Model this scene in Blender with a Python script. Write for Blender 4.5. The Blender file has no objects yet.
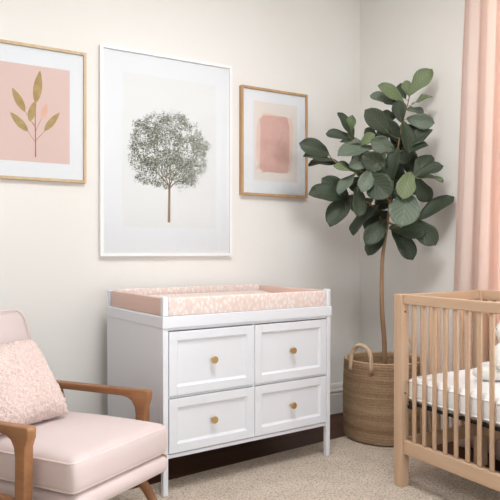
import bpy, bmesh, math, random
from mathutils import Vector, Matrix, noise
from math import sin, cos, pi, radians, sqrt, atan2, acos

random.seed(7)
scene = bpy.context.scene
col = scene.collection

# ------------------------------------------------------------------ camera
CAM_H = 1.17
FPX = 615.0
YAW = radians(30.4)
cam = bpy.data.cameras.new('camera'); cam_o = bpy.data.objects.new('camera', cam); col.objects.link(cam_o)
cam_o.location = (0, 0, CAM_H); cam_o.rotation_euler = (pi/2, 0, -YAW)
cam.sensor_width = 36; cam.lens = 36*FPX/500; cam.clip_start = .05
cam.dof.use_dof = False
scene.camera = cam_o
RV = Vector((cos(YAW), -sin(YAW), 0)); FV = Vector((sin(YAW), cos(YAW), 0))

WALL_Y = 3.5      # picture wall
WALL_X = 2.994    # window wall
WALL_L = -2.6
WALL_F = -1.9
CEIL = 3.25

def at(px, py, depth):
    """photo measurement -> room point at a given distance in front of the lens"""
    return RV*((px-250)/FPX*depth) + FV*depth + Vector((0, 0, CAM_H-(py-250)/FPX*depth))
def on_wall(px, py):
    r = (px-250)/FPX
    d = RV*r+FV
    k = WALL_Y/d.y
    return d.x*k, CAM_H-(py-250)/FPX*k

# ------------------------------------------------------------------ materials
def srgb(r, g, b):
    f = lambda c: (c/255/12.92) if c/255 <= .04045 else ((c/255+.055)/1.055)**2.4
    return (f(r), f(g), f(b), 1)

class Mat:
    def __init__(s, name, color, rough=.5, spec=.5, **kw):
        s.m = bpy.data.materials.new(name); s.m.use_nodes = True
        s.nt = s.m.node_tree; s.N = s.nt.nodes; s.L = s.nt.links
        s.b = s.N['Principled BSDF']; s.out = s.N['Material Output']
        s.b.inputs['Base Color'].default_value = color
        s.b.inputs['Roughness'].default_value = rough
        s.b.inputs['Specular IOR Level'].default_value = spec
        for k, v in kw.items(): s.b.inputs[k.replace('_', ' ')].default_value = v
        s._tc = None
    def new(s, t, **kw):
        n = s.N.new(t)
        for k, v in kw.items():
            if hasattr(n, k): setattr(n, k, v)
            else: n.inputs[k].default_value = v
        return n
    def coords(s, scale=(1, 1, 1), out='Object', rot=(0, 0, 0)):
        tc = s.new('ShaderNodeTexCoord'); mp = s.new('ShaderNodeMapping')
        mp.inputs['Scale'].default_value = scale; mp.inputs['Rotation'].default_value = rot
        s.L.new(tc.outputs[out], mp.inputs['Vector']); return mp.outputs['Vector']
    def noise(s, vec, scale, detail=4, rough=.5, dist=0):
        n = s.new('ShaderNodeTexNoise'); n.inputs['Scale'].default_value = scale
        n.inputs['Detail'].default_value = detail; n.inputs['Roughness'].default_value = rough
        n.inputs['Distortion'].default_value = dist
        s.L.new(vec, n.inputs['Vector']); return n.outputs['Fac']
    def ramp(s, fac, stops, to='Base Color'):
        r = s.new('ShaderNodeValToRGB'); e = r.color_ramp.elements
        while len(e) < len(stops): e.new(.5)
        for el, (p, c) in zip(e, stops): el.position = p; el.color = c
        s.L.new(fac, r.inputs['Fac'])
        if to: s.L.new(r.outputs['Color'], s.b.inputs[to])
        return r.outputs['Color']
    def bump(s, h, strength=.3, dist=.01):
        b = s.new('ShaderNodeBump'); b.inputs['Strength'].default_value = strength; b.inputs['Distance'].default_value = dist
        s.L.new(h, b.inputs['Height']); s.L.new(b.outputs['Normal'], s.b.inputs['Normal'])

def paint(name, c, rough=.45, bump=.03):
    m = Mat(name, c, rough, .35)
    v = m.coords((1, 1, 1)); m.bump(m.noise(v, 220, 3), bump, .002); return m.m

def wood(name, dark, light, axis=2, scale=9, rough=.45, fine=.06):
    m = Mat(name, light, rough, .35)
    sc = [8, 8, 8]; sc[axis] = .55
    v = m.coords(tuple(sc))
    n = m.noise(v, scale*.5, 6, .6, .6)
    m.ramp(n, [(.3, dark), (.72, light)])
    sc2 = [60, 60, 60]; sc2[axis] = 2.0
    m.bump(m.noise(m.coords(tuple(sc2)), 4, 3), fine, .002)
    return m.m

def fabric(name, c1, c2, rough=.9, scale=500, bump=.25, sheen=.25, big=3):
    m = Mat(name, c1, rough, .15)
    m.b.inputs['Sheen Weight'].default_value = sheen; m.b.inputs['Sheen Roughness'].default_value = .5
    v = m.coords((1, 1, 1))
    m.ramp(m.noise(v, big, 3), [(.3, c1), (.7, c2)])
    m.bump(m.noise(v, scale, 3), bump, .003); return m.m

M = {}
def mk_wall(name, a, b):
    m = Mat(name, a, .85, .2)
    v = m.coords((1, 1, 1)); m.ramp(m.noise(v, .8, 2), [(.3, a), (.7, b)])
    m.bump(m.noise(v, 160, 4), .05, .003); return m.m
M['wall'] = mk_wall('wall_paint', srgb(240, 237, 232), srgb(242, 239, 235))
M['ceil'] = mk_wall('ceiling_paint', srgb(238, 236, 232), srgb(240, 238, 235))
M['trim'] = paint('trim_paint', srgb(226, 222, 216), .4)
M['white'] = paint('white_lacquer', srgb(233, 235, 241), .38)
M['frame_white'] = paint('white_frame_paint', srgb(248, 247, 246), .35)
M['mat_board'] = paint('mat_board', srgb(240, 241, 243), .8)

# plank floor
def floor_mat():
    m = Mat('dark_plank_floor', srgb(104, 68, 44), .5, .25)
    br = m.new('ShaderNodeTexBrick'); m.L.new(m.coords((1, 1, 1)), br.inputs['Vector'])
    br.offset = .37
    br.inputs['Scale'].default_value = 1; br.inputs['Brick Width'].default_value = 1.3; br.inputs['Row Height'].default_value = .11
    br.inputs['Mortar Size'].default_value = .002
    br.inputs['Color1'].default_value = srgb(96, 58, 36); br.inputs['Color2'].default_value = srgb(74, 44, 28); br.inputs['Mortar'].default_value = srgb(45, 28, 18)
    n = m.noise(m.coords((1.2, 22, 1)), 5, 6, .6, .4)
    g = m.ramp(n, [(.3, (.62, .62, .62, 1)), (.75, (1.1, 1.1, 1.1, 1))], None)
    mx = m.new('ShaderNodeMix', data_type='RGBA', blend_type='MULTIPLY'); mx.inputs['Factor'].default_value = 1
    m.L.new(br.outputs['Color'], mx.inputs[6]); m.L.new(g, mx.inputs[7]); m.L.new(mx.outputs[2], m.b.inputs['Base Color'])
    return m.m
M['floor'] = floor_mat()

def rug_mat():
    m = Mat('nubby_wool_rug', srgb(214, 198, 178), 1, .05)
    v = m.coords((1, 1, 1))
    f = m.noise(v, 95, 3, .65)
    g = m.noise(v, 9, 3, .6)
    a = m.ramp(f, [(.33, srgb(160, 142, 126)), (.46, srgb(204, 189, 174)), (.62, srgb(222, 210, 197))], None)
    b = m.ramp(g, [(.3, (.9, .89, .87, 1)), (.7, (1.04, 1.03, 1.02, 1))], None)
    mx = m.new('ShaderNodeMix', data_type='RGBA', blend_type='MULTIPLY'); mx.inputs['Factor'].default_value = 1
    m.L.new(a, mx.inputs[6]); m.L.new(b, mx.inputs[7]); m.L.new(mx.outputs[2], m.b.inputs['Base Color'])
    vo = m.new('ShaderNodeTexVoronoi'); vo.inputs['Scale'].default_value = 85; m.L.new(v, vo.inputs['Vector'])
    m.bump(vo.outputs['Distance'], .55, .012)
    return m.m
M['rug'] = rug_mat()

OAK_D, OAK_L = srgb(144, 98, 64), srgb(166, 119, 81)
for ax, n in enumerate('xyz'):
    M['oak_'+n] = wood('oak_'+n, OAK_D, OAK_L, ax, 5)
    M['beech_'+n] = wood('beech_'+n, srgb(196, 162, 133), srgb(210, 180, 152), ax, 6, .5, .03)
M['frame_oak'] = wood('frame_oak', srgb(178, 138, 98), srgb(206, 170, 130), 2, 8)
M['frame_pale'] = wood('frame_pale_oak', srgb(196, 168, 132), srgb(216, 192, 158), 2, 8)
M['brass'] = Mat('brushed_brass', srgb(206, 172, 116), .42, .5, Metallic=.75).m
M['pink'] = fabric('pink_upholstery', srgb(213, 194, 191), srgb(216, 199, 196))
M['pink_pipe'] = fabric('pink_piping', srgb(228, 205, 199), srgb(231, 210, 204))
M['pad_plain'] = fabric('pad_plain_pink', srgb(224, 190, 177), srgb(228, 196, 184), scale=300)
M['white_cloth'] = fabric('white_cotton', srgb(240, 239, 237), srgb(243, 242, 240), scale=260, bump=.2, sheen=.1)
M['plush'] = fabric('white_plush', srgb(238, 235, 230), srgb(243, 241, 237), scale=180, bump=.8)
M['plush_tan'] = fabric('tan_plush', srgb(216, 186, 148), srgb(222, 194, 158), scale=180, bump=.8)
M['black'] = Mat('black_metal', srgb(32, 32, 34), .5, .4).m
M['hole'] = Mat('bolt_steel', srgb(96, 88, 80), .4, .5, Metallic=.8).m
M['soil'] = fabric('potting_soil', srgb(62, 46, 34), srgb(92, 68, 48), scale=80, bump=1, sheen=0, big=40)
M['pot'] = paint('nursery_pot_plastic', srgb(70, 58, 48), .5)

def pad_mat():
    m = Mat('pad_leaf_pattern', srgb(238, 208, 196), .9, .12)
    v = m.coords((1, 1, 1.0))
    vo = m.new('ShaderNodeTexVoronoi', feature='F1'); vo.inputs['Scale'].default_value = 62
    m.L.new(m.coords((1, 1, .6), rot=(.5, .4, .3)), vo.inputs['Vector'])
    m.ramp(vo.outputs['Distance'], [(.22, srgb(242, 233, 229)), (.45, srgb(236, 219, 212)), (.65, srgb(232, 210, 201))])
    m.bump(m.noise(v, 400, 2), .15, .002); return m.m
M['pad'] = pad_mat()

def boucle_mat():
    m = Mat('pink_boucle', srgb(240, 208, 197), 1, .05)
    m.b.inputs['Sheen Weight'].default_value = .35
    v = m.coords((1, 1, 1))
    vo = m.new('ShaderNodeTexVoronoi'); vo.inputs['Scale'].default_value = 120; m.L.new(v, vo.inputs['Vector'])
    m.ramp(vo.outputs['Distance'], [(.15, srgb(238, 219, 212)), (.7, srgb(224, 197, 188))])
    m.bump(m.noise(v, 170, 3), .8, .01); return m.m
M['boucle'] = boucle_mat()

def curtain_mat():
    m = Mat('pink_linen_curtain', srgb(242, 222, 212), .9, .1)
    v = m.coords((1, 1, 1)); m.bump(m.noise(m.coords((300, 300, 60)), 3, 2), .1, .002)
    tr = m.new('ShaderNodeBsdfTranslucent'); tr.inputs['Color'].default_value = srgb(246, 220, 207)
    mx = m.new('ShaderNodeMixShader'); mx.inputs['Fac'].default_value = .24
    m.L.new(m.b.outputs[0], mx.inputs[1]); m.L.new(tr.outputs[0], mx.inputs[2]); m.L.new(mx.outputs[0], m.out.inputs['Surface'])
    return m.m
M['curtain'] = curtain_mat()

def glass_mat(name, ior=1.45):
    m = bpy.data.materials.new(name); m.use_nodes = True; nt = m.node_tree; nt.nodes.clear()
    o = nt.nodes.new('ShaderNodeOutputMaterial'); t = nt.nodes.new('ShaderNodeBsdfTransparent'); g = nt.nodes.new('ShaderNodeBsdfGlossy')
    g.inputs['Roughness'].default_value = .03; f = nt.nodes.new('ShaderNodeFresnel'); f.inputs['IOR'].default_value = ior
    mx = nt.nodes.new('ShaderNodeMixShader')
    nt.links.new(f.outputs[0], mx.inputs[0]); nt.links.new(t.outputs[0], mx.inputs[1]); nt.links.new(g.outputs[0], mx.inputs[2]); nt.links.new(mx.outputs[0], o.inputs[0])
    return m
M['glass'] = glass_mat('window_glass'); M['frame_glass'] = glass_mat('picture_glass', 1.27)

def basket_mat():
    m = Mat('woven_seagrass', srgb(190, 156, 120), .9, .15)
    tc = m.new('ShaderNodeTexCoord'); sp = m.new('ShaderNodeSeparateXYZ'); m.L.new(tc.outputs['Object'], sp.inputs[0])
    n = m.noise(m.coords((3, 3, 26)), 1.6, 3, .6)
    bands = m.noise(m.coords((.1, .1, 17)), 1.0, 2)
    ad = m.new('ShaderNodeMath', operation='MULTIPLY_ADD'); ad.inputs[1].default_value = .3
    m.L.new(n, ad.inputs[0]); m.L.new(bands, ad.inputs[2])
    sp_n = m.noise(m.coords((1, 1, 1.6)), 110, 2, .6); ad2 = m.new('ShaderNodeMath', operation='MULTIPLY_ADD'); ad2.inputs[1].default_value = .5
    sb_ = m.new('ShaderNodeMath', operation='SUBTRACT'); sb_.inputs[1].default_value = .25; m.L.new(ad.outputs[0], sb_.inputs[0]); m.L.new(sp_n, ad2.inputs[0]); m.L.new(sb_.outputs[0], ad2.inputs[2])
    m.ramp(ad2.outputs[0], [(.42, srgb(152, 122, 96)), (.62, srgb(184, 154, 124)), (.82, srgb(210, 182, 152))])
    w = m.new('ShaderNodeTexNoise'); w.inputs['Scale'].default_value = 150; m.L.new(m.coords((1, 1, 1)), w.inputs['Vector'])
    m.bump(w.outputs['Fac'], .8, .010); return m.m
M['basket'] = basket_mat()
M['basket_handle'] = wood('braided_handle', srgb(196, 166, 134), srgb(226, 202, 174), 2, 30, .9, .6)

def leaf_mat(name, c, v_):
    m = Mat(name, c, .5, .4)
    tc = m.new('ShaderNodeTexCoord'); sp = m.new('ShaderNodeSeparateXYZ'); m.L.new(tc.outputs['UV'], sp.inputs[0])
    # chevron side veins + midrib from the leaf's own UV
    ab = m.new('ShaderNodeMath', operation='ABSOLUTE'); m.L.new(sp.outputs['X'], ab.inputs[0])
    ma = m.new('ShaderNodeMath', operation='MULTIPLY_ADD'); ma.inputs[1].default_value = -.45; m.L.new(ab.outputs[0], ma.inputs[0]); m.L.new(sp.outputs['Y'], ma.inputs[2])
    mu = m.new('ShaderNodeMath', operation='MULTIPLY'); mu.inputs[1].default_value = 7; m.L.new(ma.outputs[0], mu.inputs[0])
    fr = m.new('ShaderNodeMath', operation='PINGPONG'); fr.inputs[1].default_value = .5; m.L.new(mu.outputs[0], fr.inputs[0])
    mn = m.new('ShaderNodeMath', operation='MULTIPLY'); mn.inputs[1].default_value = 3.2; m.L.new(ab.outputs[0], mn.inputs[0])
    mi = m.new('ShaderNodeMath', operation='MINIMUM'); m.L.new(fr.outputs[0], mi.inputs[0]); m.L.new(mn.outputs[0], mi.inputs[1])
    m.ramp(mi.outputs[0], [(.03, v_), (.12, c)])
    m.bump(mi.outputs[0], .35, .006)
    return m.m
M['leaf'] = leaf_mat('fig_leaf', srgb(58, 68, 52), srgb(74, 84, 66))
M['leaf_young'] = leaf_mat('fig_leaf_young', srgb(106, 120, 84), srgb(130, 142, 106))
M['leaf_pale'] = leaf_mat('fig_leaf_pale', srgb(98, 110, 94), srgb(118, 129, 112))
M['bark'] = wood('fig_bark', srgb(136, 106, 80), srgb(176, 142, 110), 2, 14, .85, .5)
M['stem'] = Mat('petiole_green', srgb(134, 128, 88), .6).m

# ------------------------------------------------------------------ mesh helpers
def new_obj(name, bm, mats, parent=None, smooth=False, loc=None, rotz=None, auto=None):
    me = bpy.data.meshes.new(name)
    bmesh.ops.recalc_face_normals(bm, faces=bm.faces[:])
    bm.to_mesh(me); bm.free()
    if not isinstance(mats, (list, tuple)): mats = [mats]
    for m in mats: me.materials.append(m)
    if smooth:
        for p in me.polygons: p.use_smooth = True
    o = bpy.data.objects.new(name, me); col.objects.link(o)
    if parent: o.parent = parent
    if loc: o.location = loc
    if rotz is not None: o.rotation_euler = (0, 0, rotz)
    if auto:
        for p in me.polygons: p.use_smooth = True
        me.set_sharp_from_angle(angle=radians(auto))
    return o

def box(bm, lo, hi, bev=0, seg=2, mi=0):
    t = bmesh.new()
    bmesh.ops.create_cube(t, size=1)
    lo, hi = Vector(lo), Vector(hi)
    for v in t.verts:
        v.co = Vector([(lo[i]+hi[i])/2+v.co[i]*(hi[i]-lo[i]) for i in range(3)])
    if bev: bmesh.ops.bevel(t, geom=t.edges[:], offset=bev, segments=seg, affect='EDGES', profile=.5)
    for f in t.faces: f.material_index = mi
    me = bpy.data.meshes.new('t'); t.to_mesh(me); t.free(); bm.from_mesh(me); bpy.data.meshes.remove(me)
    return bm

def rbox(hx, hy, hz, r, n=14, crown=0, belly=0):
    """rounded box centred on the origin, optionally puffed"""
    bm = bmesh.new()
    inner = Vector((hx-r, hy-r, hz-r)); idx = {}
    def pt(p):
        k = tuple(round(c, 6) for c in p)
        if k not in idx:
            q = Vector((p[0]*hx, p[1]*hy, p[2]*hz))
            c = Vector([max(-inner[i], min(inner[i], q[i])) for i in range(3)])
            d = q-c
            q2 = c+d.normalized()*r if d.length > 1e-9 else q
            wx = max(0, 1-(q2.x/hx)**2); wy = max(0, 1-(q2.y/hy)**2); wz = max(0, 1-(q2.z/hz)**2)
            s = 1 if q2.z > 0 else -.3
            q2.z += s*crown*(wx*wy)**.6*abs(q2.z)/hz
            q2.x += belly*(1 if q2.x > 0 else -1)*wz*abs(q2.x)/hx
            q2.y += belly*(1 if q2.y > 0 else -1)*wz*abs(q2.y)/hy
            idx[k] = bm.verts.new(q2)
        return idx[k]
    # parameter spacing denser at the corners
    ts = [sin(pi/2*(-1+2*i/n)) for i in range(n+1)]
    for ax in range(3):
        for s in (-1, 1):
            for i in range(n):
                for j in range(n):
                    q = []
                    for (a, b) in ((i, j), (i+1, j), (i+1, j+1), (i, j+1)):
                        p = [0, 0, 0]; p[ax] = s; p[(ax+1) % 3] = ts[a]; p[(ax+2) % 3] = ts[b]
                        q.append(pt(p))
                    if s < 0: q.reverse()
                    try: bm.faces.new(q)
                    except ValueError: pass
    return bm

def tube(bm, pts, radii, seg=10, closed=False, cap=True, flat=None, mi=0):
    pts = [Vector(p) for p in pts]
    n = len(pts)
    if not isinstance(radii, (list, tuple)): radii = [radii]*n
    rings = []; prev = None
    for i in range(n):
        if closed: t = (pts[(i+1) % n]-pts[i-1]).normalized()
        else: t = (pts[min(i+1, n-1)]-pts[max(i-1, 0)]).normalized()
        if prev is None:
            a = Vector((0, 0, 1)) if abs(t.z) < .9 else Vector((1, 0, 0))
            u = (a-t*a.dot(t)).normalized()
        else:
            u = (prev-t*prev.dot(t)).normalized()
        prev = u; w = t.cross(u)
        r = radii[i]
        ru, rw = (r, r) if not flat else (r*flat[0], r*flat[1])
        rings.append([bm.verts.new(pts[i]+u*cos(2*pi*k/seg)*ru+w*sin(2*pi*k/seg)*rw) for k in range(seg)])
    fs = []
    for i in range(n if closed else n-1):
        A, B = rings[i], rings[(i+1) % n]
        for k in range(seg):
            fs.append(bm.faces.new((A[k], A[(k+1) % seg], B[(k+1) % seg], B[k])))
    if cap and not closed:
        fs.append(bm.faces.new(rings[0][::-1])); fs.append(bm.faces.new(rings[-1]))
    for f in fs: f.material_index = mi
    return bm

def lathe(bm, prof, seg=32, center=(0, 0, 0), axis='z'):
    rings = []
    for (r, z) in prof:
        ring = []
        for k in range(seg):
            a = 2*pi*k/seg
            p = Vector((r*cos(a), r*sin(a), z))
            if axis == '-y': p = Vector((p.x, -p.z, p.y))
            ring.append(bm.verts.new(p+Vector(center)))
        rings.append(ring)
    for A, B in zip(rings, rings[1:]):
        for k in range(seg): bm.faces.new((A[k], A[(k+1) % seg], B[(k+1) % seg], B[k]))
    bm.faces.new(rings[0][::-1]); bm.faces.new(rings[-1])
    return bm

def extrude_poly(bm, pts2, to3, d0, d1, bev=0):
    """closed outline in 2-D -> prism; to3(a, b, depth)"""
    t = bmesh.new()
    A = [t.verts.new(to3(a, b, d0)) for a, b in pts2]; B = [t.verts.new(to3(a, b, d1)) for a, b in pts2]
    t.faces.new(A[::-1]); t.faces.new(B)
    n = len(A)
    for i in range(n): t.faces.new((A[i], A[(i+1) % n], B[(i+1) % n], B[i]))
    bmesh.ops.recalc_face_normals(t, faces=t.faces[:])
    if bev:
        es = [e for e in t.edges if len(e.link_faces) == 2 and e.calc_face_angle(0) > radians(35)]
        bmesh.ops.bevel(t, geom=es, offset=bev, segments=2, affect='EDGES', profile=.5)
    me = bpy.data.meshes.new('t'); t.to_mesh(me); t.free(); bm.from_mesh(me); bpy.data.meshes.remove(me)
    return bm

def smooth_path(ctrl, n=8):
    P = [Vector(c) for c in ctrl]; out = []
    for i in range(len(P)-1):
        p0, p1, p2, p3 = P[max(i-1, 0)], P[i], P[i+1], P[min(i+2, len(P)-1)]
        for k in range(n):
            t = k/n
            out.append(.5*((2*p1)+(p2-p0)*t+(2*p0-5*p1+4*p2-p3)*t*t+(3*p1-p0-3*p2+p3)*t**3))
    out.append(P[-1]); return out

def thing(name, label, cat, loc=(0, 0, 0), rotz=0, group=None):
    o = bpy.data.objects.new(name, None); col.objects.link(o)
    o.empty_display_size = .1
    o.location = loc; o.rotation_euler = (0, 0, rotz)
    return tag(o, label, cat, group)
def tag(o, label, cat, group=None):
    o['label'] = label; o['category'] = cat
    if group: o['group'] = group
    return o
def struct(o):
    o['kind'] = 'structure'; return o

# ------------------------------------------------------------------ room
T = .12
bm = box(bmesh.new(), (WALL_L-T, WALL_F-T, -.1), (WALL_X+T, WALL_Y+T, 0)); struct(new_obj('floor', bm, M['floor']))
bm = box(bmesh.new(), (WALL_L-T, WALL_F-T, CEIL), (WALL_X+T, WALL_Y+T, CEIL+.1)); struct(new_obj('ceiling', bm, M['ceil']))
bm = box(bmesh.new(), (WALL_L-T, WALL_Y, 0), (WALL_X+T, WALL_Y+T, CEIL)); struct(new_obj('wall_back', bm, M['wall']))
bm = box(bmesh.new(), (WALL_L-T, WALL_F, 0), (WALL_L, WALL_Y, CEIL)); struct(new_obj('wall_left', bm, M['wall']))

def wall_with_hole(name, fixed, a0, a1, h0, h1, z0, z1, axis):
    bm = bmesh.new()
    def b(al, ah, zl, zh):
        if axis == 'x': box(bm, (fixed[0], al, zl), (fixed[1], ah, zh))
        else: box(bm, (al, fixed[0], zl), (ah, fixed[1], zh))
    b(a0, h0, 0, CEIL); b(h1, a1, 0, CEIL); b(h0, h1, 0, z0); b(h0, h1, z1, CEIL)
    bmesh.ops.remove_doubles(bm, verts=bm.verts[:], dist=1e-5)
    return struct(new_obj(name, bm, M['wall']))
W1 = (-.10, 2.33, .65, 2.72)
W2 = (1.0, 2.75, .6, 2.1)
wall_with_hole('wall_right', (WALL_X, WALL_X+T), WALL_F, WALL_Y, W1[0], W1[1], W1[2], W1[3], 'x')
wall_with_hole('wall_front', (WALL_F-T, WALL_F), WALL_L, WALL_X, W2[0], W2[1], W2[2], W2[3], 'y')

def window(name, axis, pos, a0, a1, z0, z1, inward):
    """sash window filling the opening; inward = direction of the room along the normal"""
    def P(a, d, z): return (pos+d*-inward, a, z) if axis == 'x' else (a, pos+d*-inward, z)
    def bx(bm, al, ah, dl, dh, zl, zh, bev=.004):
        p, q = P(al, dl, zl), P(ah, dh, zh)
        return box(bm, tuple(min(x, y) for x, y in zip(p, q)), tuple(max(x, y) for x, y in zip(p, q)), bev)
    root = bpy.data.objects.new(name, None); col.objects.link(root); struct(root)
    f = bmesh.new()
    w = .06
    bx(f, a0, a0+w, .02, .09, z0, z1); bx(f, a1-w, a1, .02, .09, z0, z1)
    bx(f, a0+w, a1-w, .02, .09, z0, z0+w); bx(f, a0+w, a1-w, .02, .09, z1-w, z1)
    m = (a0+a1)/2; zm = (z0+z1)/2
    bx(f, m-.02, m+.02, .03, .08, z0+w, z1-w); bx(f, a0+w, m-.02, .035, .075, zm-.02, zm+.02); bx(f, m+.02, a1-w, .035, .075, zm-.02, zm+.02)
    new_obj('window_frame', f, M['trim'], root)
    g = bx(bmesh.new(), a0+w, a1-w, .053, .057, z0+w, z1-w, 0); new_obj('pane', g, M['glass'], root)
    t = bmesh.new()
    bx(t, a0-.08, a0, -.02, 0, z0, z1+.08); bx(t, a1, a1+.08, -.02, 0, z0, z1+.08); bx(t, a0, a1, -.02, 0, z1, z1+.08)
    new_obj('window_casing', t, M['trim'], root)
    new_obj('window_sill', bx(bmesh.new(), a0-.1, a1+.1, -.05, .02, z0-.04, z0), M['trim'], root)
window('window_1', 'x', WALL_X, W1[0], W1[1], W1[2], W1[3], -1)
window('window_2', 'y', WALL_F, W2[0], W2[1], W2[2], W2[3], 1)

def baseboard(name, p, q, n):
    """moulded skirting from p to q, n = room direction"""
    prof = [(0, 0), (.018, 0), (.018, .135), (.015, .142), (.015, .150), (.022, .156), (.022, .166), (.015, .174), (.012, .196), (.006, .21), (0, .214)]
    bm = bmesh.new(); p = Vector(p); q = Vector(q); n = Vector(n)
    A = [bm.verts.new(p+n*d+Vector((0, 0, z))) for d, z in prof]; B = [bm.verts.new(q+n*d+Vector((0, 0, z))) for d, z in prof]
    bm.faces.new(A); bm.faces.new(B[::-1])
    for i in range(len(A)): bm.faces.new((A[i], A[(i+1) % len(A)], B[(i+1) % len(A)], B[i]))
    struct(new_obj(name, bm, M['trim']))
baseboard('baseboard_back', (WALL_L, WALL_Y, 0), (WALL_X, WALL_Y, 0), (0, -1, 0))
baseboard('baseboard_right', (WALL_X, WALL_F, 0), (WALL_X, WALL_Y-.022, 0), (-1, 0, 0))
baseboard('baseboard_left', (WALL_L, WALL_F, 0), (WALL_L, WALL_Y-.022, 0), (1, 0, 0))

# ------------------------------------------------------------------ rug
RT = .012
def rug():
    bm = bmesh.new()
    # far edge measured along the photo, sides out of frame
    P = [(-.75, 2.68), (2.72, 3.03), (2.82, .1), (-.65, -.25)]
    out = []
    for i in range(4):
        a, b = Vector((*P[i], 0)), Vector((*P[(i+1) % 4], 0))
        k = 60
        for j in range(k):
            p = a.lerp(b, j/k); n = Vector((-(b-a).y, (b-a).x, 0)).normalized()
            out.append(p+n*.004*noise.noise(p*9))
    A = [bm.verts.new(p) for p in out]; B = [bm.verts.new(p+Vector((0, 0, RT))) for p in out]
    bm.faces.new(A); bm.faces.new(B[::-1])
    for i in range(len(A)): bm.faces.new((A[i], A[(i+1) % len(A)], B[(i+1) % len(A)], B[i]))
    o = new_obj('area_rug', bm, M['rug'])
    tag(o, 'beige flecked wool area rug covering the dark wooden floor', 'rug')
rug()

# ------------------------------------------------------------------ framed pictures
def frame(name, label, u0, u1, z0, z1, border, depth, fmat, mat_edge, grp=None):
    """picture hanging on the back wall, local x along the wall, y towards the wall, origin bottom-left"""
    root = thing(name, label, 'picture', (u0, WALL_Y, z0), 0)
    w, h = u1-u0, z1-z0
    f = bmesh.new(); D = -depth
    # four mitred members
    def member(pts_out, pts_in):
        a, b = pts_out; c, d = pts_in
        q = []
        for y in (D, -.001):
            q.append([f.verts.new((p[0], y, p[1])) for p in (a, b, d, c)])
        A, B = q
        f.faces.new(A); f.faces.new(B[::-1])
        for i in range(4): f.faces.new((A[i], A[(i+1) % 4], B[(i+1) % 4], B[i]))
    o = [(0, 0), (w, 0), (w, h), (0, h)]; i = [(border, border), (w-border, border), (w-border, h-border), (border, h-border)]
    for k in range(4): member((o[k], o[(k+1) % 4]), (i[k], i[(k+1) % 4]))
    bmesh.ops.remove_doubles(f, verts=f.verts[:], dist=1e-6)
    bmesh.ops.bevel(f, geom=[e for e in f.edges if e.is_boundary is False and len(e.link_faces) == 2 and e.calc_face_angle(0) > 1], offset=.0015, segments=2, affect='EDGES')
    new_obj('frame', f, fmat, root)
    b = border-.001
    new_obj('mat_board', box(bmesh.new(), (b, D+.010, b), (w-b, -.003, h-b)), M['mat_board'], root)
    new_obj('glass', box(bmesh.new(), (b, D+.004, b), (w-b, D+.006, h-b)), M['frame_glass'], root)
    return root, D+.010

def flat_poly(bm, pts, y, mi=0):
    """flat printed shape facing the room (-y)"""
    f = bm.faces.new([bm.verts.new((x, y, z)) for x, z in pts]); f.material_index = mi
    f.normal_update()
    if f.normal.y > 0: f.normal_flip()
def leaf_poly(bm, b, t, w, y, mi=0, n=9, bend=0):
    b, t = Vector(b), Vector(t); d = t-b; nrm = Vector((-d.y, d.x)).normalized()
    L, R = [], []
    for i in range(n+1):
        s = i/n; ww = w/2*(sin(pi*s**.85))**.8 if 0 < s < 1 else 0
        c = b+d*s+nrm*bend*sin(pi*s)
        L.append(c+nrm*ww); R.append(c-nrm*ww)
    flat_poly(bm, [tuple(p) for p in L+R[::-1][1:-1]], y, mi)

# left: pressed golden leaves on pink
root, y = frame('framed_leaf_print', 'thin pale oak framed print of golden leaves on a pink ground', .395, .963, 1.55, 2.285, .014, .024, M['frame_pale'], 0)
pk = paint('print_pink', srgb(231, 203, 195), .8); gd = []
for i, (c1, c2) in enumerate([((168, 138, 86), (200, 174, 122)), ((232, 186, 170), (236, 196, 170))]):
    m = Mat('print_gold' if i == 0 else 'print_blush', srgb(*c1), .7, .3)
    m.ramp(m.noise(m.coords((1, 1, 1)), 26, 5, .65), [(.3, srgb(*c1)), (.7, srgb(*c2))]); gd.append(m.m)
rd = paint('print_stem', srgb(176, 104, 84), .8)
U0, Z0 = .395, 1.55
def wl(px, py):
    u, z = on_wall(px, py); return (u-U0, z-Z0)
bm = bmesh.new()
flat_poly(bm, [(.09, .1), (.478, .1), (.478, .625), (.09, .625)], y-.0006, 0)
def line(bm, p, q, w0, w1, y, mi):
    p, q = Vector(p), Vector(q); n = Vector((-(q-p).y, (q-p).x)).normalized()
    flat_poly(bm, [tuple(p+n*w0), tuple(q+n*w1), tuple(q-n*w1), tuple(p-n*w0)], y, mi)
for i, (p, q, w) in enumerate([((35, 157.5), (35, 143), .0032), ((35, 143), (34.6, 120), .0028), ((34.6, 120), (35.5, 101), .002), ((35, 143), (27, 131), .0013), ((35, 141), (44.5, 131), .0013),
                ((34.7, 128), (24, 111), .0012), ((34.8, 132), (41, 119), .0012), ((35, 126), (28.5, 120), .0012)]):
    line(bm, wl(*p), wl(*q), w, w*.8, y-.0009-.00002*i, 3)
for i, (p, q, w, mi) in enumerate([((35, 104), (39.5, 71), .046, 1), ((24.5, 112.5), (11.5, 88), .042, 1), ((27.5, 132), (9.5, 112.5), .042, 1), ((29, 122), (34, 102), .04, 1),
                     ((41, 120), (46.5, 104), .034, 2), ((43.5, 131.5), (59, 113), .036, 1)]):
    leaf_poly(bm, wl(*p), wl(*q), w, y-.0012-.00003*i, mi)

o = new_obj('print', bm, [pk, gd[0], gd[1], rd], root)

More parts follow.
